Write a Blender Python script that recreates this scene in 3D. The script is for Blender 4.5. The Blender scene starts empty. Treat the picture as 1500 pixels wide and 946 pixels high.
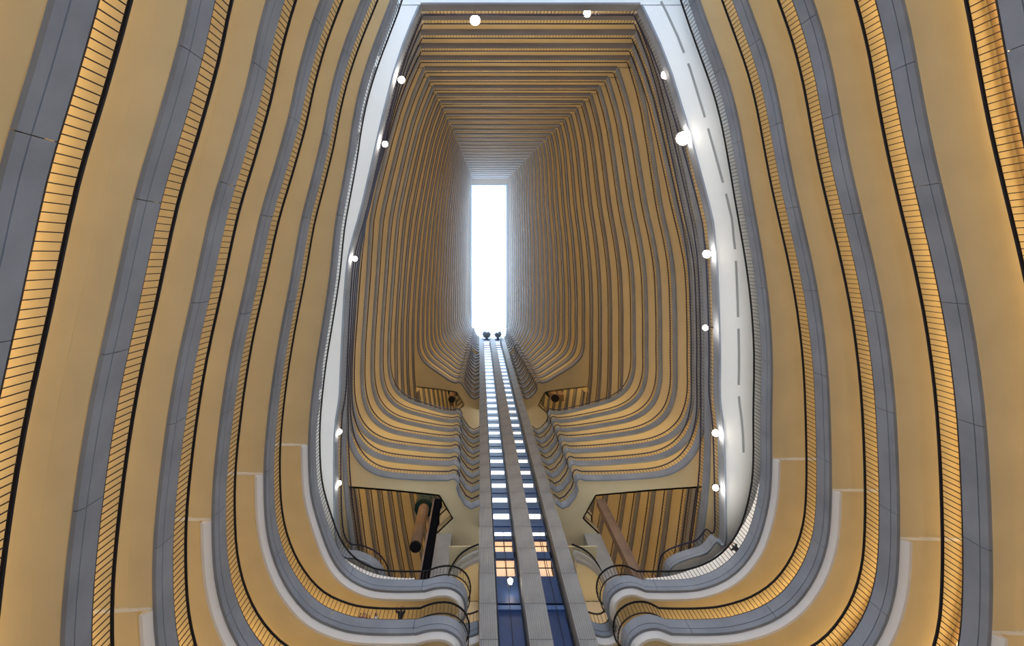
import bpy, bmesh, math, random
from mathutils import Vector, Matrix
from mathutils.geometry import tessellate_polygon

random.seed(7)
SC = bpy.context.scene
COL = SC.collection
EYE = 1.6            # height of the viewer's eye over the lobby floor

# ---------------------------------------------------------------- camera
cd = bpy.data.cameras.new('camera')
cam = bpy.data.objects.new('camera', cd); COL.objects.link(cam)
cam.location = (0, 0, EYE)
cam.rotation_euler = (math.pi, 0, 0)          # looks straight up
cd.sensor_width = 36.0
cd.lens = 36.0 * 700 / 1500
cd.shift_x = (750 - 702) / 1500
cd.shift_y = (375 - 473) / 1500
cd.clip_end = 600
SC.camera = cam

# ---------------------------------------------------------------- world, daylight, exposure
w = bpy.data.worlds.new('sky'); SC.world = w; w.use_nodes = True
bg = w.node_tree.nodes['Background']
bg.inputs[0].default_value = (0.80, 0.90, 1.0, 1); bg.inputs[1].default_value = 2.6

def area(name, loc, rot, sx, sy, power, color, spread=180):
    l = bpy.data.lights.new(name, 'AREA'); l.shape = 'RECTANGLE'; l.size = sx; l.size_y = sy
    l.energy = power; l.color = color; l.spread = math.radians(spread)
    o = bpy.data.objects.new(name, l); COL.objects.link(o); o.location = loc; o.rotation_euler = rot
    return o
# daylight through the long roof skylight
area('skylight_daylight', (2.8, 1.0, 145), (0, 0, 0), 10.0, 42, 36000, (0.62, 0.80, 1.0))
# unseen area lights added at the lobby floor to brighten fascias and soffits
area('added_uplight_front', (3.2, -9, 0.6), (math.pi, 0, 0), 8, 10, 1500, (0.92, 0.95, 1.0))
area('added_uplight_rear', (3.2, 11, 0.6), (math.pi, 0, 0), 8, 10, 1500, (0.92, 0.95, 1.0))
# cool daylight for the podium, through an unseen window added in the end wall
area('added_window_light', (2.7, -37.5, 30), (math.radians(90), 0, 0), 23, 15, 13000, (0.60, 0.78, 1.0))

SC.view_settings.view_transform = 'Standard'
SC.view_settings.look = 'None'
SC.view_settings.exposure = -0.05
SC.view_settings.gamma = 1.0
SC.view_settings.use_curve_mapping = False
SC.cycles.max_bounces = 6
SC.cycles.diffuse_bounces = 3
SC.cycles.sample_clamp_indirect = 6
SC.cycles.use_denoising = True

COVE = 10.0          # strength of the warm cove strips in the corridors

# ---------------------------------------------------------------- materials
def mat(name, color, rough=0.7, metal=0.0, noise=0.0, scale=2.0, bump=0.0, emit=None, estr=0.0, spec=0.3, stretch=None, dark=None):
    m = bpy.data.materials.new(name); m.use_nodes = True
    nt = m.node_tree; b = nt.nodes['Principled BSDF']
    b.inputs['Base Color'].default_value = (*color, 1)
    b.inputs['Roughness'].default_value = rough
    b.inputs['Metallic'].default_value = metal
    b.inputs['Specular IOR Level'].default_value = spec
    if emit:
        b.inputs['Emission Color'].default_value = (*emit, 1); b.inputs['Emission Strength'].default_value = estr
    if noise > 0:
        tc = nt.nodes.new('ShaderNodeTexCoord'); mp = nt.nodes.new('ShaderNodeMapping')
        if stretch: mp.inputs['Scale'].default_value = stretch
        n = nt.nodes.new('ShaderNodeTexNoise'); n.inputs['Scale'].default_value = scale; n.inputs['Detail'].default_value = 6
        r = nt.nodes.new('ShaderNodeValToRGB')
        lo = tuple(c * (1 - noise) for c in color) if dark is None else dark
        hi = tuple(min(1, c * (1 + noise * .7)) for c in color)
        r.color_ramp.elements[0].position = .3; r.color_ramp.elements[1].position = .72
        r.color_ramp.elements[0].color = (*lo, 1); r.color_ramp.elements[1].color = (*hi, 1)
        nt.links.new(tc.outputs['Object'], mp.inputs[0]); nt.links.new(mp.outputs[0], n.inputs['Vector'])
        nt.links.new(n.outputs['Fac'], r.inputs[0]); nt.links.new(r.outputs[0], b.inputs['Base Color'])
        if bump > 0:
            n2 = nt.nodes.new('ShaderNodeTexNoise'); n2.inputs['Scale'].default_value = scale * 12
            bp = nt.nodes.new('ShaderNodeBump'); bp.inputs['Strength'].default_value = bump; bp.inputs['Distance'].default_value = .02
            nt.links.new(mp.outputs[0], n2.inputs['Vector']); nt.links.new(n2.outputs['Fac'], bp.inputs['Height'])
            nt.links.new(bp.outputs[0], b.inputs['Normal'])
    return m

M = {}
M['concrete'] = mat('sandblasted concrete', (.25, .285, .345), .85, noise=.16, scale=.6, bump=.25)
M['concrete_tower'] = mat('fluted concrete', (.33, .335, .34), .85, noise=.18, scale=.5, bump=.3)
M['concrete_upper'] = mat('upper fascia concrete', (.22, .215, .23), .85, noise=.14, scale=.3)
M['plaster'] = mat('cream plaster', (.74, .645, .42), .9, noise=.05, scale=.35, bump=.08)
M['plaster_low'] = mat('cream plaster low', (.72, .625, .40), .9, noise=.06, scale=.5, bump=.08)
M['white'] = mat('white plaster', (.86, .87, .88), .85, noise=.03, scale=.4)
M['grey_slot'] = mat('grey air slot', (.30, .31, .32), .8)
M['wall'] = mat('corridor wall paint', (.70, .52, .30), .9, noise=.06, scale=.4)
M['black'] = mat('black painted steel', (.014, .013, .018), .6, spec=.2)
M['rail'] = mat('bronze baluster', (.035, .025, .022), .5, spec=.3)
M['rail_upper'] = mat('blue-black handrail', (.035, .035, .075), .5)
M['blue'] = mat('dark blue shaft enamel', (.022, .055, .17), .5, noise=.2, scale=.8, spec=.4)
M['blue_light'] = mat('light blue shaft frame', (.07, .14, .34), .5, spec=.4)
M['frame_blue'] = mat('skylight frame blue', (.30, .50, .85), .5)
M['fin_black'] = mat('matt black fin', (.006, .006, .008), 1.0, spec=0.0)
M['cove_neutral'] = mat('neutral cove lamp', (1, .9, .7), .5, emit=(1.0, .80, .54), estr=COVE * 1.7)
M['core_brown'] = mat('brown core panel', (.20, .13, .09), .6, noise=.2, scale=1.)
M['teal'] = mat('dark teal glass', (.012, .045, .06), .2, spec=.6)
M['roof'] = mat('roof slab', (.40, .38, .36), .9)
M['shell'] = mat('shell wall plaster', (.40, .33, .25), .95, noise=.08, scale=.2)
M['floor'] = mat('lobby carpet', (.22, .12, .08), .95, noise=.3, scale=1.5)
M['cove'] = mat('warm cove lamp', (1, .8, .5), .5, emit=(1.0, .70, .33), estr=COVE)
M['daylight_strip'] = mat('added daylight strip', (1, 1, 1), .5, emit=(.86, .93, 1.0), estr=COVE * 2.4)  # added glowing strip, stands in for daylight on the white ceiling
M['landing'] = mat('landing ceiling light', (1, .95, .85), .5, emit=(1.0, .90, .72), estr=2.6)
M['landing_left'] = mat('left landing ceiling light', (1, .97, .92), .5, emit=(.95, .97, 1.0), estr=5.5)  # stronger and whiter than the right shaft, imitating sky glow there
M['warmroom'] = mat('warm glowing lobby panel', (1, .8, .6), .5, emit=(1.0, .60, .33), estr=.6)  # panel glows by itself, imitating a warm-lit room behind the windows
M['lamp'] = mat('halide lamp face', (1, 1, 1), .5, emit=(1.0, .86, .68), estr=30)
M['skin'] = mat('skin', (.50, .30, .21), .6)
M['hair'] = mat('dark hair', (.02, .015, .012), .6)
M['shirt_black'] = mat('black cloth', (.02, .02, .025), .8)
M['shirt_red'] = mat('dull red cloth', (.35, .12, .12), .8)
M['shirt_white'] = mat('white cloth', (.7, .7, .7), .8)
M['trousers'] = mat('navy cloth', (.04, .05, .09), .8)
gl = bpy.data.materials.new('skylight glass'); gl.use_nodes = True
nt = gl.node_tree; nt.nodes.clear()
o_ = nt.nodes.new('ShaderNodeOutputMaterial'); mx = nt.nodes.new('ShaderNodeMixShader'); tr = nt.nodes.new('ShaderNodeBsdfTransparent')
gs = nt.nodes.new('ShaderNodeBsdfGlossy'); gs.inputs['Roughness'].default_value = .05; tr.inputs[0].default_value = (.95, .97, 1, 1)
mx.inputs[0].default_value = .06
nt.links.new(tr.outputs[0], mx.inputs[1]); nt.links.new(gs.outputs[0], mx.inputs[2]); nt.links.new(mx.outputs[0], o_.inputs[0])
M['glass'] = gl

# ---------------------------------------------------------------- mesh helpers
def link(name, me, parent=None):
    o = bpy.data.objects.new(name, me); COL.objects.link(o)
    if parent: o.parent = parent
    return o
def mesh(name, V, F, m, parent=None, smooth=False):
    me = bpy.data.meshes.new(name); me.from_pydata([tuple(v) for v in V], [], F); me.materials.append(m)
    if smooth:
        me.polygons.foreach_set('use_smooth', [True] * len(me.polygons))
    me.update()
    return link(name, me, parent)
def thing(name, label, cat, loc=(0, 0, 0), group=None):
    o = bpy.data.objects.new(name, None); COL.objects.link(o); o.location = loc; o.empty_display_size = .2
    o['label'] = label; o['category'] = cat
    if group: o['group'] = group
    return o
def struct(o, kind='structure'):
    o['kind'] = kind; return o
class MB:
    def __init__(s): s.V = []; s.F = []
    def add(s, V, F):
        n = len(s.V); s.V += V; s.F += [tuple(i + n for i in f) for f in F]
    def box(s, x0, x1, y0, y1, z0, z1):
        V = [(x0, y0, z0), (x1, y0, z0), (x1, y1, z0), (x0, y1, z0), (x0, y0, z1), (x1, y0, z1), (x1, y1, z1), (x0, y1, z1)]
        s.add(V, [(0, 3, 2, 1), (4, 5, 6, 7), (0, 1, 5, 4), (1, 2, 6, 5), (2, 3, 7, 6), (3, 0, 4, 7)])
    def cyl(s, cx, cy, z0, z1, r, n=20, r1=None):
        r1 = r if r1 is None else r1
        V = [(cx + r * math.cos(2 * math.pi * i / n), cy + r * math.sin(2 * math.pi * i / n), z0) for i in range(n)]
        V += [(cx + r1 * math.cos(2 * math.pi * i / n), cy + r1 * math.sin(2 * math.pi * i / n), z1) for i in range(n)]
        F = [(i, (i + 1) % n, n + (i + 1) % n, n + i) for i in range(n)] + [tuple(reversed(range(n))), tuple(range(n, 2 * n))]
        s.add(V, F)
    def build(s, name, m, parent=None): return mesh(name, s.V, s.F, m, parent)

# paths: lists of (x, y)
def chaikin(P, n=2):
    for _ in range(n):
        Q = [P[0]]
        for a, b in zip(P[:-1], P[1:]):
            Q.append((a[0] * .75 + b[0] * .25, a[1] * .75 + b[1] * .25)); Q.append((a[0] * .25 + b[0] * .75, a[1] * .25 + b[1] * .75))
        Q.append(P[-1]); P = Q
    return P
def catmull(P, n=4):
    Q = []
    for i in range(len(P) - 1):
        p0 = P[max(0, i - 1)]; p1 = P[i]; p2 = P[i + 1]; p3 = P[min(len(P) - 1, i + 2)]
        for k in range(n):
            t = k / n
            Q.append(tuple(.5 * ((2 * p1[d]) + (-p0[d] + p2[d]) * t + (2 * p0[d] - 5 * p1[d] + 4 * p2[d] - p3[d]) * t * t + (-p0[d] + 3 * p1[d] - 3 * p2[d] + p3[d]) * t ** 3) for d in (0, 1)))
    Q.append(P[-1]); return Q
def normals(P, sg):
    N = []
    for i in range(len(P)):
        a = P[max(0, i - 1)]; b = P[min(len(P) - 1, i + 1)]
        tx, ty = b[0] - a[0], b[1] - a[1]; L = math.hypot(tx, ty) or 1
        N.append((-ty / L * sg, tx / L * sg))
    return N
def offset(P, sg, d):
    return [(p[0] + n[0] * d, p[1] + n[1] * d) for p, n in zip(P, normals(P, sg))]
def cumlen(P):
    L = [0]
    for a, b in zip(P[:-1], P[1:]): L.append(L[-1] + math.hypot(b[0] - a[0], b[1] - a[1]))
    return L
def at_len(P, L, s, i0=0):
    i = i0
    while i < len(L) - 2 and L[i + 1] < s: i += 1
    t = (s - L[i]) / max(1e-9, L[i + 1] - L[i])
    a, b = P[i], P[i + 1]
    return (a[0] + (b[0] - a[0]) * t, a[1] + (b[1] - a[1]) * t), i
def sub(P, s0, s1):
    L = cumlen(P); s1 = min(s1, L[-1])
    a, i = at_len(P, L, s0); b, j = at_len(P, L, s1)
    mid = [P[k] for k in range(i + 1, j + 1) if L[k] - s0 > .02 and s1 - L[k] > .02]
    return [a] + mid + [b]
def sweep_data(P, sg, prof, z, N=None, closed=True):
    N = N or normals(P, sg); n = len(prof)
    V = [(p[0] + q[0] * u, p[1] + q[1] * u, z + h) for p, q in zip(P, N) for (u, h) in prof]
    F = []
    for i in range(len(P) - 1):
        for k in range(n if closed else n - 1):
            a = i * n + k; b = i * n + (k + 1) % n
            F.append((a, b, b + n, a + n))
    if closed:
        F.append(tuple(reversed(range(n)))); F.append(tuple((len(P) - 1) * n + k for k in range(n)))
    return V, F
def sweep(name, P, sg, prof, z, m, parent, closed=True):
    V, F = sweep_data(P, sg, prof, z, closed=closed)
    return mesh(name, V, F, m, parent)
def prism(name, poly, z0, z1, m, parent):
    n = len(poly)
    V = [(x, y, z0) for x, y in poly] + [(x, y, z1) for x, y in poly]
    T = tessellate_polygon([[Vector((x, y, 0)) for x, y in poly]])
    F = [tuple(t) for t in T] + [tuple(i + n for i in t) for t in T] + [(i, (i + 1) % n, n + (i + 1) % n, n + i) for i in range(n)]
    me = bpy.data.meshes.new(name); me.from_pydata(V, [], F); me.materials.append(m)
    bm = bmesh.new(); bm.from_mesh(me); bmesh.ops.recalc_face_normals(bm, faces=bm.faces); bm.to_mesh(me); bm.free()
    return link(name, me, parent)
def balusters(P, sg, z0, z1, step, half, m, parent, u=.06):
    L = cumlen(P); b = MB(); N = normals(P, sg)
    s = step / 2; i = 0
    while s < L[-1]:
        (x, y), i = at_len(P, L, s, i)
        nx, ny = N[i]; x += nx * u; y += ny * u
        V = []
        for z in (z0, z1):
            for dx, dy in ((-1, -1), (1, -1), (1, 1), (-1, 1)):
                V.append((x + dx * half, y + dy * half, z))
        b.add(V, [(0, 1, 5, 4), (1, 2, 6, 5), (2, 3, 7, 6), (3, 0, 4, 7)])
        s += step
    o = b.build('balusters', m, parent); o['kind'] = 'stuff'
    return o

ORD = ['', 'first', 'second', 'third', 'fourth', 'fifth', 'sixth', 'seventh', 'eighth', 'ninth', 'tenth', 'eleventh', 'twelfth', 'thirteenth',
       'fourteenth', 'fifteenth', 'sixteenth', 'seventeenth', 'eighteenth', 'nineteenth', 'twentieth']

# ================================================================ the shell of the building
TOPZ = 138 + EYE
def box_struct(name, x0, x1, y0, y1, z0, z1, m):
    b = MB(); b.box(x0, x1, y0, y1, z0, z1); return struct(b.build(name, m))
box_struct('floor', -34, 42, -36, 62, -.4, 0, M['floor'])
box_struct('wall_left', -34.4, -34, -36, 62, -.4, TOPZ + .6, M['shell'])
box_struct('wall_right', 42, 42.4, -36, 62, -.4, TOPZ + .6, M['shell'])
WX0, WX1, WZ0, WZ1 = -9, 14.4, 22, 37.5  # unseen opening in the end wall for the added window
b = MB(); b.box(-34, WX0, -36.4, -36, -.4, TOPZ + .6); b.box(WX1, 42, -36.4, -36, -.4, TOPZ + .6)
b.box(WX0, WX1, -36.4, -36, -.4, WZ0); b.box(WX0, WX1, -36.4, -36, WZ1, TOPZ + .6)
struct(b.build('wall_front', M['shell']))
box_struct('wall_rear', -34, 42, 62, 62.4, -.4, TOPZ + .6, M['shell'])
SKX0, SKX1, SKY0, SKY1 = -2.5, 8.2, -20.6, 24.0
b = MB()
b.box(-34, SKX0, -36, 62, TOPZ, TOPZ + .6); b.box(SKX1, 42, -36, 62, TOPZ, TOPZ + .6)
b.box(SKX0, SKX1, -36, SKY0, TOPZ, TOPZ + .6); b.box(SKX0, SKX1, SKY1, 62, TOPZ, TOPZ + .6)
struct(b.build('ceiling', M['roof']))
# skylight: frame with ribs and panes
sk = struct(bpy.data.objects.new('window_1', None)); COL.objects.link(sk); sk.location = (0, 0, 0)
b = MB()
b.box(SKX0, SKX0 + .35, SKY0, SKY1, TOPZ - .8, TOPZ + .6); b.box(SKX1 - .5, SKX1, SKY0, SKY1, TOPZ - .8, TOPZ + .6)
b.box(SKX0, SKX1, SKY0, SKY0 + .3, TOPZ - .5, TOPZ + .6); b.box(SKX0, SKX1, SKY1 - .3, SKY1, TOPZ - .5, TOPZ + .6)
b.build('window_frame', M['frame_blue'], sk)
b = MB(); b.box(SKX0 + .36, SKX1 - .52, 0, 5.5, 0, .03)
pane_me = bpy.data.meshes.new('pane'); pane_me.from_pydata(b.V, [], b.F); pane_me.materials.append(M['glass'])
for i in range(8):
    o = link('pane', pane_me, sk); o.location = (0, SKY0 + .32 + i * 5.53, TOPZ + .3)

wn = struct(bpy.data.objects.new('window_added', None)); COL.objects.link(wn)  # unseen window, added to bring cool daylight to the podium
b = MB()
for i in range(7): xx = WX0 + i * (WX1 - WX0) / 6; b.box(xx - .1, xx + .1, -36.45, -35.9, WZ0, WZ1)
for i in range(6): zz = WZ0 + i * (WZ1 - WZ0) / 5; b.box(WX0, WX1, -36.4, -35.95, zz - .1, zz + .1)
b.build('window_frame', M['black'], wn)
b = MB(); b.box(WX0, WX1, -36.22, -36.2, WZ0, WZ1); b.build('pane', M['glass'], wn)

# ================================================================ podium galleries (4 m storeys)
S = 4 / 3
PL = [(-3.0, -16), (-3.8, -12.9), (-4.4, -11.25), (-5.1, -9.6), (-5.7, -8), (-6.15, -6.4), (-6.5, -4.8), (-7.0, -3), (-7.5, -1.3), (-8.0, 1), (-8.5, 3.3),
      (-8.85, 5.5), (-9.1, 7.8), (-9.15, 9.5), (-9.05, 11.2), (-8.7, 12.6), (-8.05, 13.8), (-7.1, 14.7), (-5.9, 15.2), (-4.8, 15.38), (-3.6, 15.42), (-2.6, 15.4)]
PL_END = [(-2.0, 15.25), (-1.3, 15.28), (-.75, 15.65), (-.55, 16.25), (-.65, 16.85), (-1.0, 17.2), (-.9, 17.5), (-.5, 17.55), (-.08, 17.6)]
PR = [(9, -16), (10.0, -13), (10.6, -11.25), (11.2, -9.6), (11.75, -8), (12.15, -6.4), (12.5, -4.5), (12.8, -3), (13.15, -1.5), (13.6, .4), (14.0, 2.5),
      (14.3, 5), (14.45, 8), (14.45, 10.3), (14.3, 11.8), (13.85, 13.1), (13.05, 14.2), (12.0, 14.9), (10.8, 15.28), (9.8, 15.4), (8.7, 15.42), (7.9, 15.4)]
PR_END = [(7.3, 15.2), (6.65, 15.3), (6.15, 15.7), (6.0, 16.3), (6.1, 16.85), (6.35, 17.2), (6.2, 17.5), (5.8, 17.55), (5.35, 17.6)]
def podium_path(side, k):
    base, end = (PL, PL_END) if side < 0 else (PR, PR_END)
    amt = {0: (1.2 if side < 0 else .75), -1: (.45 if side < 0 else .15)}.get(k, 0.0)
    yy = {0: .35, -1: 0.0}.get(k, 0)
    P = []
    for x, y in base:
        f = max(0, min(1, (y + 16) / 18 if side < 0 else (y + 4) / 12)) * max(0, min(1, (abs(x - 2.7) - 7) / 4))
        P.append(((x - side * amt * f) * S, (y + (yy if y > 13 else 0)) * S))
    E = [(x * S, (y + yy) * S) for x, y in end]
    if yy: E[-1] = (E[-1][0], 17.75 * S)
    return catmull(P, 3), catmull([P[-1]] + E, 3)[1:]

def gallery_label_podium(side, k):
    sd = 'left' if side < 0 else 'right'
    if k == -6: return 'lowest balcony, only a sliver of black handrail in the top left corner'
    if k == 0: return 'innermost low %s balcony, grey concrete, railing bright against the white ceiling' % sd
    if side < 0: n = {-5: 'outermost', -4: 'second', -3: 'third', -2: 'fourth', -1: 'fifth'}[k]
    else: n = {-4: 'outermost', -3: 'second', -2: 'third', -1: 'fourth'}[k]
    if k == -1: return '%s low balcony from the %s edge, curling below the white-lit one' % (n, sd)
    if n == 'outermost': return 'outermost wide %s balcony at the picture edge, grey concrete and black railing' % sd
    return '%s wide low balcony counted inwards from the %s picture edge' % (n, sd)

PANEL = 4.7
for side in (-1, 1):
    sg = 1 if side < 0 else -1
    for k in range(-6 if side < 0 else -4, 1):
        H = 32 + 4 * k; zH = H + EYE
        A, B = podium_path(side, k); P = A + B
        g = thing('balcony_gallery', gallery_label_podium(side, k), 'balcony', (0, 0, 0), 'low balconies on the %s' % ('left' if side < 0 else 'right'))
        # fascia of separate concrete panels; the origin of every panel is shared
        prof = [(0, -.97), (0, -1.58), (.035, -1.58), (.035, -1.62), (0, -1.62), (.05, -1.88), (.2, -1.88), (.2, -.97)]
        prof = prof if side < 0 else prof[::-1]
        Lt = cumlen(P)[-1]; s = random.uniform(.5, 2.5) - PANEL
        N = normals(P, sg)
        while s < Lt - .3:
            a = max(0, s + .012); e = min(Lt, s + PANEL - .012)
            if e - a > .3:
                Q = sub(P, a, e)
                sweep('concrete_panel', Q, sg, prof, zH, M['concrete'], g)
            s += PANEL
        # slab polygon
        wall = offset(A, sg, 3.4)
        xin = -4.9 if side < 0 else 11.4
        wall_in = [p for p in wall if p[1] < 20 or (p[0] < xin if side < 0 else p[0] > xin)] + [(xin, wall[-1][1]), (xin, 24.9), (xin - side * .85, 25.0)]
        poly = offset(P, sg, .12) + [(P[-1][0], 24.9)] + [(xin, 24.9)] + list(reversed(offset(wall_in[:-2], sg, .7)))
        prism('slab', poly, zH - 1.70, zH - 1.15, M['plaster_low'], g)
        # soffit margin strip and curved white trim
        sweep('soffit_margin', offset(A, sg, .2), sg, [(0, -1.78), (1.0, -1.75), (1.0, -1.69), (0, -1.69)], zH, M['plaster_low'], g)
        Lc = cumlen(P); s0 = next(l for l, p in zip(Lc, P) if p[1] > (11.5 if side < 0 else 12.6) * (1 if k < 0 else 1.0))
        s0 += {-4: 3.5, -3: 2.5, -2: .5}.get(k, 0) * .6
        T = sub(P, s0, Lt)
        sweep('soffit_trim', offset(T, sg, .2), sg, [(0, -1.86), (.24, -2.10), (.38, -2.10), (.38, -1.69), (0, -1.69)], zH, M['white'], g)  # white colour also stands in for daylight catching this drip edge
        # cross rib where the white trim begins
        n0 = normals(T, sg)[0]; p0 = T[0]
        b = MB(); tx, ty = n0[1], -n0[0]
        V = []
        for z in (-1.79, -1.69):
            for u, v in ((.3, -.06), (3.3, -.06), (3.3, .06), (.3, .06)):
                V.append((p0[0] + n0[0] * u + tx * v, p0[1] + n0[1] * u + ty * v, zH + z))
        b.add(V, [(0, 1, 2, 3), (4, 7, 6, 5), (0, 4, 5, 1), (1, 5, 6, 2), (2, 6, 7, 3), (3, 7, 4, 0)])
        b.build('soffit_rib', M['white'], g)
        # railing, looping slightly proud of the concrete
        NN = normals(P, sg); nA = len(A) - 1; nB = len(P) - nA
        DD = [.02] * nA + [.02 - .22 * max(0, math.sin(math.pi * min(1, (i / nB) * 1.25))) for i in range(nB)]
        R = [(p[0] + q[0] * d, p[1] + q[1] * d) for p, q, d in zip(P, NN, DD)]
        hp = [(0, -.07), (.09, -.07), (.09, 0), (0, 0)]; lp = [(.04, -.90), (.10, -.90), (.10, -.85), (.04, -.85)]
        sweep('handrail', R, sg, hp, zH, M['black'], g)
        sweep('bottom_rail', R, sg, lp, zH, M['rail'], g)
        balusters(R, sg, zH - .96, zH - .08, .235, .013, M['rail'], g)
        # back wall and light cove
        top = 3.43 if k < 0 else 5.4
        sweep('back_wall', wall_in, sg, [(0, -1.2), (0, top - 1.15), (.12, top - 1.15), (.12, -1.2)], zH, M['wall'] if k < 0 else M['white'], g)
        sweep('cove_light', offset(wall_in, sg, -.16), sg, [(0, 1.72), (0, 1.86)], zH, M['cove'] if k < 0 else M['daylight_strip'], g, closed=False)  # top podium level gets the added strip that stands in for daylight

# ================================================================ tower galleries (3 m storeys)
def interp(T, j):
    K = sorted(T)
    if j <= K[0]: return T[K[0]]
    for a, b in zip(K[:-1], K[1:]):
        if j <= b: return T[a] + (T[b] - T[a]) * (j - a) / (b - a)
    return T[K[-1]]
XR300 = {1: 17.8, 2: 18.3, 3: 19.0, 4: 19.9, 5: 20.4, 6: 19.9, 7: 19.3, 8: 18.8, 9: 18.2, 10: 17.6, 11: 17.05, 12: 16.45, 13: 15.9, 14: 15.4, 15: 14.9, 16: 14.5,
         17: 14.0, 18: 13.6, 19: 13.1, 20: 12.75, 21: 12.3, 22: 11.8, 23: 11.4, 24: 10.95, 33: 8.4}
XR400 = {1: 18.5, 2: 19.2, 3: 20.2, 4: 21.0, 5: 21.9, 6: 21.3, 7: 20.8, 9: 19.7, 12: 17.7, 15: 16.0, 20: 13.5, 24: 11.3, 33: 8.5}
XRC = {1: 12.6, 3: 14.6, 5: 16.0, 6: 16.7, 7: 16.0, 9: 15.4, 13: 14.0, 17: 12.8, 23: 11.0, 33: 8.0}
XL300 = {1: -9.0, 3: -10.2, 5: -11.6, 6: -11.5, 8: -10.5, 10: -9.7, 12: -8.8, 15: -7.7, 20: -6.1, 33: -2.9}
XL400 = {1: -10.3, 2: -10.9, 3: -11.5, 4: -12.1, 5: -12.6, 6: -12.2, 8: -11.4, 10: -10.7, 12: -10.1, 15: -8.9, 20: -7.0, 33: -3.0}
XLC = {1: -4.6, 3: -5.3, 6: -6.6, 9: -5.9, 12: -5.3, 19: -4.0, 33: -1.8}
def yend(j): return {1: -19.6, 2: -21.1}.get(j, -21.8)
def lev(j): return 36 + 3 * j
JTOP = 33
def bridged(j): return 3 <= j <= 9 or j >= 14

def side_pts(side, j):
    H = lev(j)
    if side < 0: c, a, m, f = interp(XLC, j), interp(XL300, j), interp(XL400, j), interp(XL400, j) * (1.05 if j > 1 else 1.05)
    else: c, a, m, f = interp(XRC, j), interp(XR300, j), interp(XR400, j), interp(XR400, j) * 1.01
    y1 = max(-.107 * H, -13)
    return [(c, yend(j)), (c * .6 + a * .4 + side * .25, yend(j) * .65 + y1 * .35), (a, y1), ((a + m) / 2 + side * .12, (y1 + .036 * H) / 2), (m, .036 * H), ((m + f) / 2 + side * .1, 7.5), (f, 11)], f

def upper_edge(side, j):
    P, xs = side_pts(side, j)
    if j == 1:
        if side > 0: T = [(19.0, 14), (19.15, 20), (19.1, 22.5), (18.5, 22.2), (17.7, 23.1), (16.4, 23.5), (15.1, 24.1), (14.6, 25.2), (14.3, 29)]
        else: T = [(-11.2, 14), (-11.2, 20), (-11.0, 22.5), (-10.5, 23.4), (-9.7, 23.5), (-8.5, 24.0), (-7.7, 24.8), (-7.3, 26), (-7.2, 29)]
        return catmull(P + T, 3), None, xs
    if not bridged(j):
        Q = [(xs, 15), (xs - side * .3, 21), (xs - side * 1.8, 31), (xs - side * 5.2, 50)]
        return catmull(P + Q, 3), None, xs
    t = min(1, (j - 3) / 11)
    if side < 0: xb = interp({3: -2.85, 14: -3.7, 22: -3.0, 33: -1.9}, j)
    else: xb = interp({3: 9.6, 14: 10.0, 22: 9.2, 33: 8.2}, j)
    U = [(0.0, 14.6, 14.0), (.045, 17.0, 15.6), (.12, 18.4, 16.5), (.22, 19.3, 17.2), (.36, 19.85, 17.9), (.6, 20.1, 18.9), (.85, 20.2, 19.9), (1, 20.2, 20.2)]
    Q = [(xs + (xb - xs) * u, y3 + (y14 - y3) * t) for u, y3, y14 in U]
    if side < 0: Z = [(xb + .6, 20.0), (xb + 1.1, 20.5), (max(xb + .85, -2.2), 21.2), (-.95, 22.9), (0, 22.45)]
    else: Z = [(xb - .6, 20.0), (xb - .95, 20.5), (min(xb - .7, 9.2), 21.4), (7.75, 22.9), (7.0, 22.35)]
    if j >= 26:
        Z = [(xb - side * .5, 20.2), (xb - side * .6, 21.0), (-.6 if side < 0 else 7.5, 22.4), (0 if side < 0 else 7.0, 22.45)]
    A = catmull(P + Q, 3)
    B = []
    Zc = [Q[-1]] + Z
    B = chaikin(Zc, 1)[1:]
    return A, B, xs

def top_label(sd, j, part):
    if part == 'side':
        if j == 1: return 'grey parapet balcony edging the white ceiling on the %s, spotlights on its face' % sd
        if j <= 5: return '%s tower balcony over the white ceiling, %s of the close-packed railings' % (sd, ORD[j - 1])
        if j <= 9: return '%s tower balcony sweeping into bridge tier %s above the dark opening' % (sd, ORD[j - 2])
        if j <= 13: return '%s tower balcony passing the gap between bridge stacks, %s there counted upwards' % (sd, ORD[j - 9])
        if j <= 20: return '%s tower balcony whose bridge is %s up in the far upper bridge stack' % (sd, ORD[j - 13])
        return '%s tower balcony high up, %s below the skylight' % (sd, ORD[34 - j])
    if part == 'end':
        return 'horizontal balcony across the end wall, %s' % (('%s band from the top of the picture' % ORD[j]) if j <= 16 else ('%s band up from the skylight edge' % ORD[34 - j]))
    if part == 'rear':
        if j <= 13: return 'balcony on the far %s wall seen past the bridges, %s striped band from the outside' % (sd, ORD[j])
        return 'balcony on the far %s wall in the small upper opening, %s band there' % (sd, ORD[j - 13])

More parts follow.
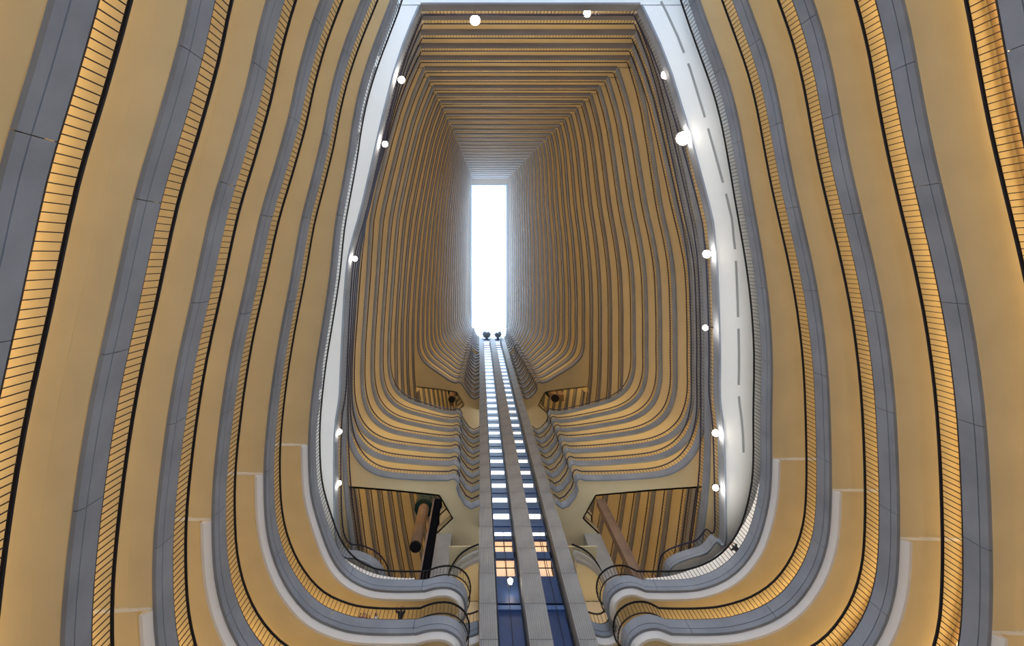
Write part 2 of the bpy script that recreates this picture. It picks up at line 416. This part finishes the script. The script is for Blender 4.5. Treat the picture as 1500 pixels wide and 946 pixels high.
FP = [(0, -.82), (0, -1.50), (.03, -1.50), (.03, -1.53), (.0, -1.53), (.04, -1.72), (.18, -1.72), (.18, -.82)]
def dress(g, P, sg, zH, low, step=.3, cove=True, wall=None, wallmat=None, sp=3.0, covemat=None, back=True):
    fm = M['concrete'] if low else M['concrete_upper']
    pr = FP if sg > 0 else FP[::-1]
    sweep('fascia', P, sg, pr, zH, fm, g)
    hp = [(0, -.075), (.09, -.075), (.09, 0), (0, 0)]
    sweep('handrail', P, sg, hp, zH, M['rail_upper'], g)
    balusters(P, sg, zH - .84, zH - .06, step, .014, M['rail'], g)
    if wall and back:
        sweep('back_wall', wall, sg, [(0, -1.0), (0, sp - 1.62), (.12, sp - 1.62), (.12, -1.0)], zH, wallmat or M['wall'], g)
        sweep('cove_light', offset(wall, sg, -.14), sg, [(0, sp - 1.98), (0, sp - 1.86)], zH, covemat or M['cove'], g, closed=False)

for side in (-1, 1):
    sg = 1 if side < 0 else -1
    sd = 'left' if side < 0 else 'right'
    for j in range(1, JTOP + 1):
        H = lev(j); zH = H + EYE
        A, B, xs = upper_edge(side, j)
        A = [A[0], (A[0][0], A[0][1] + .05)] + A[1:]
        P = A + (B or [])
        g = thing('tower_balcony', top_label(sd, j, 'side'), 'balcony', (0, 0, 0), 'tower balconies on the %s' % sd)
        dpt = 6.5 if j == 1 else 2.6
        if j == 1:
            core = [p for p in A if p[1] < 21]
            wall = offset(core, sg, dpt) + [((-17.6 if side < 0 else 25.8), 30)]
            poly = offset(P, sg, .1) + [((-7.2 if side < 0 else 14.3), 30)] + list(reversed(wall))
            prism('slab', poly, zH - 1.6, zH - 1.0, M['white'], g)
            dress(g, P, sg, zH, True, wall=offset(core, sg, 2.6), covemat=M['cove'])
            # grey air slots in the white ceiling
            W = offset(core, sg, 1.55); Lw = cumlen(W)[-1]; s = 1.0
            while s + 4.4 < Lw:
                sweep('air_slot', sub(W, s, s + 4.4), sg, [(0, -1.64), (.16, -1.64), (.16, -1.58), (0, -1.58)], zH, M['grey_slot'], g)
                s += 5.3
            continue
        if not bridged(j):
            wall = offset(A, sg, dpt)
            poly = offset(A, sg, .1) + list(reversed(offset(wall, sg, .3)))
            prism('slab', poly, zH - 1.6, zH - 1.0, M['plaster'], g)
            dress(g, P, sg, zH, j < 3, wall=wall)
            continue
        core = [p for p in A if p[1] < 12]
        wall = offset(core, sg, dpt) + [(xs + side * dpt, 21.0)]
        if side < 0:
            xr = max(-3.65, xs + .6); xc = max(-2.5, xr + .4); xd = max(-4.0, xs)
            rear = [(xs - .2, 21.0), ((xs + xr) / 2, 21.35), (xr, 21.8), (xc, 23.8), (xd, 25.2), (xd, 28.5)]
        else:
            xr = min(10.6, xs - .6); xc = min(9.5, xr - .4); xd = min(11.0, xs)
            rear = [(xs + .2, 21.0), ((xs + xr) / 2, 21.35), (xr, 21.8), (xc, 23.8), (xd, 25.2), (xd, 28.5)]
        poly = offset(P, sg, .1) + [(P[-1][0], 28.5)] + list(reversed(rear)) + list(reversed(offset(wall, sg, .3)))
        prism('slab', poly, zH - 1.6, zH - 1.0, M['plaster'], g)
        dress(g, P, sg, zH, j <= 9, wall=wall)
        # rear parapet of the bridge, with its own light cove under the next slab
        sweep('rear_parapet', rear, -sg, [(0, -.7), (0, -1.6), (.15, -1.6), (.15, -.7)], zH, M['concrete_upper'], g)
        rc = [(p[0], p[1] - .18) for p in rear[:3]]
        sweep('bridge_cove_light', rc, sg, [(0, -.75), (0, -.42)], zH, M['cove'], g, closed=False)
        # railing and slab of the rear wing
        if j <= 24:
            yb = 50 if j <= 13 else 36
            x0 = xs
            R = [(x0, 21.7), (x0 - side * .12 * 4.8, 26), (x0 - side * .13 * 14, 35), (x0 - side * .16 * (yb - 21), yb)]
            R = catmull(R, 2)
            gr = thing('rear_balcony', top_label(sd, j, 'rear'), 'balcony', (0, 0, 0), 'rear balconies on the %s' % sd)
            wl = offset(R, sg, 2.6)
            prism('slab', offset(R, sg, .1) + list(reversed(wl)), zH - 1.6, zH - 1.0, M['plaster'], gr)
            dress(gr, R, sg, zH, False, wall=wl, step=.34)

# end wall bands
for j in range(1, JTOP + 1):
    H = lev(j); zH = H + EYE
    g = thing('end_balcony', top_label('', j, 'end'), 'balcony', (0, 0, 0), 'end wall balconies')
    xl, xr = interp(XLC, j), interp(XRC, j); y = yend(j)
    P = [(xr - .02, y)] + [(xr + (xl - xr) * i / 6, y) for i in range(1, 6)] + [(xl + .02, y)]
    # outward is towards -y
    sgn = -1
    wl = [(p[0], y - (6 if j == 1 else 2.4)) for p in P]
    N = normals(P, 1)
    sg = 1 if N[0][1] < 0 else -1
    e_ = 6 if j == 1 else 2.4
    poly = [(P[0][0] + e_, y - .1), (P[-1][0] - e_, y - .1), (wl[-1][0] - e_, wl[-1][1]), (wl[0][0] + e_, wl[0][1])]
    prism('slab', poly, zH - 1.58, zH - 1.0, M['white'] if j == 1 else M['plaster'], g)
    dress(g, P, sg, zH, False, wall=[(p[0], y - 2.4) for p in P], covemat=M['cove_neutral'])

# ================================================================ elevator tower
TW = thing('elevator_tower', 'tall concrete elevator shaft tower with three piers and blue lit shafts', 'elevator tower', (3.5, 23.0, 0))
def tow(name, b, m, par=TW):
    o = mesh(name, [(x - 3.5, y - 23.0, z) for x, y, z in b.V], b.F, m, par); return o
PIERS = [(0.0, 1.13), (3.0, 4.42), (5.95, 7.05)]
for (x0, x1) in PIERS:
    wd = x1 - x0; nf = int(round(wd / .14)); prof = []
    for i in range(nf):
        a = i / nf * wd; c = (i + .5) / nf * wd
        prof += [(a, 0.0), (a + .045, 0.0), (a + .06, .03), (a + .115, .03)]
    prof += [(wd, 0), (wd, 1.6), (0, 1.6)]
    n = len(prof); V = [(u, v, z) for z in (0.02, 2.98) for u, v in prof]
    F = [(i, (i + 1) % n, n + (i + 1) % n, n + i) for i in range(n)]
    T = tessellate_polygon([[Vector((u, v, 0)) for u, v in prof]])
    F += [tuple(t) for t in T] + [tuple(i + n for i in t) for t in T]
    me = bpy.data.meshes.new('concrete_panel'); me.from_pydata(V, [], F); me.materials.append(M['concrete_tower'])
    bm = bmesh.new(); bm.from_mesh(me); bmesh.ops.recalc_face_normals(bm, faces=bm.faces); bm.to_mesh(me); bm.free()
    for i in range(46):
        o = link('concrete_panel', me, TW); o.location = (x0 - 3.5, 0, i * 3.0 + .3)
b = MB(); 
for (x0, x1) in PIERS: b.box(x0 + .05, x1 - .05, 23.2, 24.6, 0, TOPZ)
tow('pier_core', b, M['concrete_tower'])
SH = [(1.13, 3.0), (4.42, 5.95)]
lm = {}
for si, (x0, x1) in enumerate(SH):
    b = MB(); b.box(x0, x1, 24.25, 24.45, 0, 32.6 + EYE); b.box(x0, x1, 24.25, 24.45, 33.4 + EYE, 36.2 + EYE)
    b.box(x0, x0 + .2, 24.25, 24.45, 36.2 + EYE, TOPZ); b.box(x1 - .2, x1, 24.25, 24.45, 36.2 + EYE, TOPZ)
    b.box(x0, x1, 24.25, 24.45, 38.35 + EYE, 39.2 + EYE)
    b.box(x0, x1, 24.25, 24.45, 40.9 + EYE, 41.45 + EYE)
    tow('shaft_lining', b, M['blue'])
    b = MB(); b.box(x0, x1, 24.1, 24.4, 32.6 + EYE, 33.0 + EYE)
    tow('cross_beam', b, M['blue_light'])
    for xx in (x0 + .06, x1 - .14):
        b = MB(); b.box(xx, xx + .08, 23.95, 24.1, 0, TOPZ); tow('guide_rail', b, M['black'])
    b = MB(); b.box((x0 + x1) / 2 - .02, (x0 + x1) / 2 + .02, 23.6, 23.64, 0, 41 + EYE); tow('hoist_cable', b, M['black'])
    for (z0, z1) in ((36.2, 38.35), (39.2, 40.9)):
        b = MB(); b.box(x0 + .2, x1 - .2, 25.0, 25.1, z0 - .5 + EYE, z1 + EYE); b.box(x0 + .2, x1 - .2, 24.45, 25.0, z1 + EYE, z1 + .05 + EYE)
        tow('lobby_window_glow', b, M['warmroom'])
        b = MB(); b.box(x0 + .2, x1 - .2, 24.3, 24.36, (z0 + z1) / 2 + EYE - .03, (z0 + z1) / 2 + EYE + .03)
        b.box((x0 + x1) / 2 - .025, (x0 + x1) / 2 + .025, 24.3, 24.36, z0 + EYE, z1 + EYE)
        tow('window_mullion', b, M['black'])
    # one spandrel and one lit landing ceiling per floor, shared meshes
    b = MB(); b.box(x0 - 3.5 + .2, x1 - 3.5 - .2, 1.25, 1.45, .02, 2.1)
    sp = bpy.data.meshes.new('spandrel'); sp.from_pydata(b.V, [], b.F); sp.materials.append(M['blue'])
    b = MB(); b.box(x0 - 3.5 + .22, x1 - 3.5 - .22, 1.3, 2.6, -.06, 0)
    ld = bpy.data.meshes.new('landing_light'); ld.from_pydata(b.V, [], b.F); ld.materials.append(M['landing_left' if si == 0 else 'landing'])
    b = MB(); b.box(x0 - 3.5 + .2, x1 - 3.5 - .2, 1.2, 1.27, .9, 1.0)
    rl = bpy.data.meshes.new('sill_rail'); rl.from_pydata(b.V, [], b.F); rl.materials.append(M['blue_light'])
    for n_ in range(32):
        z = 42 + 3 * n_ + EYE
        if z > TOPZ - .5: break
        o = link('landing_light', ld, TW); o.location = (0, 0, z)
        o = link('spandrel', sp, TW); o.location = (0, 0, z)
        o = link('sill_rail', rl, TW); o.location = (0, 0, z)
# elevator cars near the roof
for si, (x0, x1) in enumerate(SH):
    cx = (x0 + x1) / 2; zc = 133.0 + EYE; r = (x1 - x0) / 2 + .25
    c = thing('elevator_car', 'dark capsule elevator car at the top of the %s shaft' % ('left' if si == 0 else 'right'), 'elevator', (cx, 21.75, zc), 'elevator cars at the roof')
    b = MB()
    rings = [(-2.0, .25), (-1.6, .6), (-.9, .85), (0, .98), (1.2, 1.0), (1.9, .85), (2.3, .45), (2.45, .1)]
    n = 20; V = []; F = []
    for z, f in rings:
        V += [(r * f * math.cos(2 * math.pi * i / n), r * f * math.sin(2 * math.pi * i / n), z) for i in range(n)]
    for q in range(len(rings) - 1):
        F += [(q * n + i, q * n + (i + 1) % n, (q + 1) * n + (i + 1) % n, (q + 1) * n + i) for i in range(n)]
    F += [tuple(reversed(range(n))), tuple((len(rings) - 1) * n + i for i in range(n))]
    mesh('cab', V, F, M['teal'], c, True)
    b = MB()
    for a in range(8):
        t = a * math.pi / 4; b.cyl(1.01 * r * math.cos(t), 1.01 * r * math.sin(t), -.8, 1.8, .05, 6)
    o = b.build('rib', M['black'], c); o['kind'] = 'stuff'
    b = MB(); b.box(-.35, .35, r * .8, 1.3, -1.2, 1.6); b.build('mounting_frame', M['black'], c)

# concrete core piers beside the shafts, drums and fins
for side, x0, x1 in ((-1, -4.0, -2.5), (1, 9.5, 11.0)):
    sd = 'left' if side < 0 else 'right'
    c = thing('core_pier', 'broad grey concrete pier standing %s of the elevator tower under the bridge' % sd, 'pier', ((x0 + x1) / 2, 25.8, 0), 'core piers')
    b = MB(); hw = (x1 - x0) / 2
    for i in range(14):
        b2 = MB(); b2.box(-hw, hw, -.6, 3.2, i * 3.05 + .015, (i + 1) * 3.05 - .015 if i < 13 else 43.4 + EYE)
        b2.build('concrete_panel', M['concrete_tower'], c)
    zb = 32.4
    b = MB(); b.box(-.28, .28, -.3, .3, zb, 43.3 + EYE)
    o = thing('steel_fin', 'black vertical fin just %s of the %s concrete pier' % (sd, sd), 'fin', (x0 + .1 if side < 0 else x1 - .1, 22.3, 0), 'dark fins')
    o.location.x = -3.75 if side < 0 else 10.9
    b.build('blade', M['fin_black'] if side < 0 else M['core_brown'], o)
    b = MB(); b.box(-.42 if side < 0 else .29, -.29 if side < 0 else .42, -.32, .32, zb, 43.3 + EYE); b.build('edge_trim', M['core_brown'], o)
    b = MB(); b.box(-.2, .2, .3, 2.9, 34 + EYE, 34.3 + EYE); b.build('bracket', M['black'], o)
    # lower landing balcony, curved, behind the shaft
    Hc = 36.6; zH = Hc + EYE
    xe = 0.0 if side < 0 else 7.05
    sgc = 1 if side < 0 else -1
    P = catmull([(xe + side * 2.42, 25.0), (xe + side * 2.3, 24.0), (xe + side * 1.6, 22.9), (xe + side * .8, 22.3), (xe + side * .05, 22.0)], 4)
    l = thing('landing_balcony', 'small curved concrete landing with railing, tucked %s of the elevator tower' % sd, 'balcony', (0, 0, 0), 'curved landings')
    pr = [(0, -.8), (0, -1.9), (.25, -1.9), (.25, -.8)]
    sweep('fascia', P, sgc, pr if sgc > 0 else pr[::-1], zH, M['concrete_tower'], l)
    sweep('handrail', P, sgc, [(0, -.08), (.1, -.08), (.1, 0), (0, 0)], zH, M['black'], l)
    balusters(P, sgc, zH - .85, zH - .05, .16, .014, M['rail'], l)
    prism('slab', P + [(xe + side * .05, 25.1), (xe + side * 2.42, 25.1)], zH - 1.8, zH - 1.0, M['plaster_low'], l)
    b = MB(); xa, xb_ = sorted((xe + side * .06, xe + side * 2.42)); b.box(xa, xb_, 25.15, 25.3, 0, zH - 1.8); b.build('lobby_wall', M['wall'], l)
    b = MB(); b.box(xa + .5, xb_ - .5, 25.02, 25.12, 31.2 + EYE, 31.9 + EYE); b.build('wall_light', M['cove'], l)
    b = MB(); b.box(xa, xb_, 23.4, 25.1, zH + 1.9, zH + 2.0); b.build('ceiling_panel', M['plaster_low'], l)
for (name, lab, x, y, h0, h1, r0, r1, px) in (
        ('hanging_drum', 'big dark teal drum on a brown column, by the left pier under the lowest bridge', -5.55, 25.3, 41.5, 47.9, .52, .95, -4.0),
        ('hanging_drum', 'small dark drum in the upper opening left of the elevator tower', -4.6, 23.9, 79.6, 84.0, .6, .9, -3.0),
        ('hanging_drum', 'dark drum and brown box in the upper opening right of the elevator tower', 12.6, 23.6, 79.2, 83.4, .7, 1.1, 10.5)):
    d = thing(name, lab, 'drum', (x, y, h0 + EYE), 'dark drums')
    b = MB(); b.cyl(0, 0, .2, h1 - h0, r0, 24); b.build('column', M['core_brown'], d)
    b = MB(); b.cyl(0, 0, 0, .2, r0 * .92, 24); b.build('end_cap', M['black'], d)
    b = MB(); b.cyl(0, 0, h1 - h0, h1 - h0 + 1.6, r1, 28); b.build('drum', M['teal'], d)
    b = MB(); dx = px - x; b.box(min(0, dx), max(0, dx), -.12, .12, h1 - h0 + .3, h1 - h0 + .6); b.build('bracket', M['black'], d)
    if x > 0 or h0 > 60:
        b = MB(); sx_ = 1 if x > 0 else -1
        b.box(sx_ * r0, sx_ * (r0 + .8), -.5, .6, .4, h1 - h0 - .3) if x > 0 else b.box(-.3, .3, r0, r0 + .6, .4, h1 - h0 - .3)
        b.build('box', M['core_brown'], d)

# ================================================================ spotlights on the parapet under the tower balconies
def at(px, py, H): return ((px - 702) * H / 700, (py - 375) * H / 700, H + EYE)
LAMPS = [(696, 30, 40.3, 'left one of the pair on the end wall', 1.35), (860, 20, 40.3, 'right one of the pair on the end wall', 1.0),
         (974, 110, 38.4, 'topmost on the right parapet', 1.0), (1000, 203, 37.8, 'largest and brightest, second down on the right parapet', 1.7),
         (1035, 372, 37.8, 'on the right parapet halfway down', 1.0), (1033, 480, 37.8, 'on the right parapet, level with the elevator cars', .7),
         (1048, 634, 37.8, 'lower right parapet, upper of the last two', .85), (1048, 714, 37.8, 'lowest on the right parapet', .75),
         (588, 117, 38.2, 'topmost on the left parapet', .9), (564, 211, 38.2, 'second from the top on the left parapet', .75),
         (520, 379, 38.2, 'on the left parapet halfway down', .65), (497, 632, 38.2, 'lower left parapet, upper of the last two', .7),
         (497, 707, 38.2, 'lowest on the left parapet', .6)]
for px, py, H, lab, s in LAMPS:
    p = at(px, py, H)
    l = thing('spotlight', 'glowing round spotlight, ' + lab, 'lamp', p, 'parapet spotlights')
    b = MB(); r = .31 * s; n = 18; V = []; F = []
    for q in range(7):
        a = -math.pi / 2 + math.pi * q / 12; z = r * math.sin(a); rr = max(.001, r * math.cos(a))
        V += [(rr * math.cos(2 * math.pi * i / n), rr * math.sin(2 * math.pi * i / n), z) for i in range(n)]
    for q in range(6): F += [(q * n + i, q * n + (i + 1) % n, (q + 1) * n + (i + 1) % n, (q + 1) * n + i) for i in range(n)]
    mesh('lamp_face', V, F, M['lamp'], l, True)
    b = MB(); b.cyl(0, 0, 0, .3, r * 1.08, 18, r * .7); b.build('housing', M['black'], l)
    b = MB()
    if abs(py - 25) < 10: b.box(-.04, .04, -.9, 0, .1, .2)
    elif px < 702: b.box(-.7, 0, -.04, .04, .1, .2)
    else: b.box(0, .7, -.04, .04, .1, .2)
    b.build('bracket', M['black'], l)
    ld = bpy.data.lights.new('spotlight_beam', 'POINT'); ld.energy = 120 * s; ld.color = (1, .84, .66); ld.shadow_soft_size = .3
    o = bpy.data.objects.new('spotlight_beam', ld); COL.objects.link(o); o.parent = l; o.location = (0, 0, -.6)
# work light hanging in the left shaft
p = (2.25, 23.5, 34.6 + EYE)
l = thing('shaft_lamp', 'bright star-like work light hanging in the left elevator shaft', 'lamp', p)
b = MB(); b.cyl(0, 0, -.25, .0, .12, 12, .2); b.build('bulb', M['lamp'], l)
b = MB(); b.cyl(0, 0, 0, .2, .2, 12, .1); b.build('housing', M['black'], l)
b = MB(); b.box(-.02, .02, -.02, .75, .2, .25); b.build('bracket', M['black'], l)

# ================================================================ people at the railings
def person(lab, loc, rz, shirt, lean=.25, scale=1.0, group=None):
    t = thing('person', lab, 'person', loc, group); t.rotation_euler = (0, 0, rz); t.scale = (scale,) * 3
    J = {'pel': (0, 0, .93), 'chest': (0, lean * .55, 1.28), 'neck': (0, lean * .8, 1.46), 'head': (0, lean, 1.56),
         'sl': (-.18, lean * .75, 1.40), 'el': (-.26, lean + .12, 1.14), 'hl': (-.20, lean + .34, 1.16), 'sr': (.18, lean * .75, 1.40), 'er': (.26, lean + .12, 1.14), 'hr': (.20, lean + .34, 1.16),
         'kl': (-.11, .03, .5), 'al': (-.12, -.03, .08), 'tl': (-.13, .12, .04), 'kr': (.11, .03, .5), 'ar': (.12, -.03, .08), 'tr': (.13, .12, .04), 'hpl': (-.1, 0, .88), 'hpr': (.1, 0, .88)}
    R = {'pel': .15, 'chest': .15, 'neck': .06, 'head': .075, 'sl': .07, 'el': .045, 'hl': .035, 'sr': .07, 'er': .045, 'hr': .035, 'kl': .065, 'al': .045, 'tl': .04, 'kr': .065, 'ar': .045, 'tr': .04, 'hpl': .1, 'hpr': .1}
    E = [('pel', 'chest'), ('chest', 'neck'), ('neck', 'head'), ('chest', 'sl'), ('sl', 'el'), ('el', 'hl'), ('chest', 'sr'), ('sr', 'er'), ('er', 'hr'),
         ('pel', 'hpl'), ('hpl', 'kl'), ('kl', 'al'), ('al', 'tl'), ('pel', 'hpr'), ('hpr', 'kr'), ('kr', 'ar'), ('ar', 'tr')]
    # five fingers a hand, closing over the rail
    for s_, h in ((-1, 'hl'), (1, 'hr')):
        for f in range(5):
            n1 = h + 'a%d' % f; n2 = h + 'b%d' % f; bx, by, bz = J[h]
            off = (f - 2) * .02
            if f == 4: J[n1] = (bx - s_ * .045, by + .03, bz + .01); J[n2] = (bx - s_ * .06, by + .05, bz - .01)
            else: J[n1] = (bx + off * s_, by + .08, bz + .01); J[n2] = (bx + off * s_, by + .105 - abs(off) * .3, bz - .03)
            R[n1] = .009; R[n2] = .008; E += [(h, n1), (n1, n2)]
    K = list(J); me = bpy.data.meshes.new('body'); me.from_pydata([J[k] for k in K], [(K.index(a), K.index(b_)) for a, b_ in E], [])
    o = link('body', me, t)
    sk_ = o.modifiers.new('skin', 'SKIN')
    for i, k in enumerate(K):
        v = me.skin_vertices[0].data[i]; v.radius = (R[k], R[k]); v.use_root = (k == 'pel')
    o.modifiers.new('sub', 'SUBSURF').levels = 1; o.modifiers['sub'].render_levels = 1
    dg = bpy.context.evaluated_depsgraph_get(); ev = o.evaluated_get(dg); nm = bpy.data.meshes.new_from_object(ev)
    o.modifiers.clear(); o.data = nm; nm.materials.clear()
    for mm in (M['skin'], shirt, M['trousers']): nm.materials.append(mm)
    for p_ in nm.polygons:
        c_ = p_.center; near_hand = c_.z > 1.05 and c_.y > lean + .24
        p_.material_index = 0 if (c_.z > 1.48 or near_hand) else (1 if c_.z > .9 else 2); p_.use_smooth = True
    # head with face
    def ball(name, c_, r_, m_, n=14, zc=1):
        V = []; F = []
        for q in range(9):
            a = -math.pi / 2 + math.pi * q / 8
            V += [(c_[0] + max(1e-3, r_[0] * math.cos(a)) * math.cos(2 * math.pi * i / n), c_[1] + max(1e-3, r_[1] * math.cos(a)) * math.sin(2 * math.pi * i / n), c_[2] + r_[2] * math.sin(a)) for i in range(n)]
        for q in range(8): F += [(q * n + i, q * n + (i + 1) % n, (q + 1) * n + (i + 1) % n, (q + 1) * n + i) for i in range(n)]
        return mesh(name, V, F, m_, t, True)
    hy = lean + .02
    ball('head', (0, hy, 1.62), (.078, .095, .115), M['skin'])
    ball('hair', (0, hy - .022, 1.655), (.087, .098, .10), M['hair'])
    ball('nose', (0, hy + .095, 1.60), (.014, .02, .022), M['skin'], 8)
    for s_ in (-1, 1):
        ball('eye', (s_ * .032, hy + .082, 1.625), (.012, .012, .009), M['hair'], 8)
        ball('ear', (s_ * .08, hy - .005, 1.61), (.012, .025, .032), M['skin'], 8)
    ball('mouth', (0, hy + .088, 1.565), (.025, .01, .007), M['shirt_red'], 8)
    return t
zf = 28 - 1.15 + EYE
person('person in black leaning at the lower left railing, nearest the bulb end', (-4.62, 21.25, zf), math.pi, M['shirt_black'], .3)
person('person in dull red behind the lower left railing, farthest left of three', (-6.85, 21.45, zf), math.pi + .2, M['shirt_red'], .15, .96)
person('person in pink-white top behind the lower left railing, middle of three', (-6.1, 21.5, zf), math.pi - .3, M['shirt_white'], .15, .98)
zf0 = 32 - 1.15 + EYE
person('dark-clad person at the white-lit right railing where it curves', (17.35, 19.75, zf0), 2.3, M['shirt_black'], .25)
bag = thing('bag', 'dark bag slung over the edge of the white-lit right railing', 'bag', (16.9, 20.15, zf0 + .22), None)
b = MB(); V = [(-.42, -.15, 0), (.42, -.15, 0), (.42, .15, 0), (-.42, .15, 0), (-.22, -.1, .5), (.3, -.1, .5), (.3, .1, .5), (-.22, .1, .5)]
b.add(V, [(0, 3, 2, 1), (4, 5, 6, 7), (0, 1, 5, 4), (1, 2, 6, 5), (2, 3, 7, 6), (3, 0, 4, 7)]); b.build('pouch', M['shirt_black'], bag)
b = MB(); b.box(-.1, .15, -.02, .02, .5, .75); b.build('strap', M['trousers'], bag)
bag.rotation_euler = (0, 0, -.7)

# ================================================================ thin haze under the skylight
hz = bpy.data.materials.new('haze'); hz.use_nodes = True
nt = hz.node_tree; nt.nodes.clear()
o_ = nt.nodes.new('ShaderNodeOutputMaterial'); vs = nt.nodes.new('ShaderNodeVolumeScatter')
vs.inputs['Color'].default_value = (.85, .9, 1, 1); vs.inputs['Density'].default_value = .0075; vs.inputs['Anisotropy'].default_value = .3
nt.links.new(vs.outputs[0], o_.inputs['Volume'])
b = MB()
zz0, zz1, zm = 80, 137, 100
LV = [(zz0, -5.0, 11.8, -7.4, 14.6, 14.5), (zm, -3.4, 10.6, -5.6, 11.8, 16.5), (zz1, -1.6, 7.4, -1.9, 7.6, 19.6)]
V = []
for z_, a0, a1, c0, c1, y1 in LV: V += [(a0, -21.2, z_), (a1, -21.2, z_), (c1, 0, z_), (c1 - .4, y1, z_), (c0 + .4, y1, z_), (c0, 0, z_)]
F = [tuple(reversed(range(6))), tuple(range(12, 18))]
for q in range(2): F += [(q * 6 + i, q * 6 + (i + 1) % 6, q * 6 + 6 + (i + 1) % 6, q * 6 + 6 + i) for i in range(6)]
b.add(V, F)
hzo = b.build('haze', hz); hzo['kind'] = 'stuff'; hzo['label'] = 'thin bright haze hanging under the skylight at the top of the atrium'; hzo['category'] = 'haze'
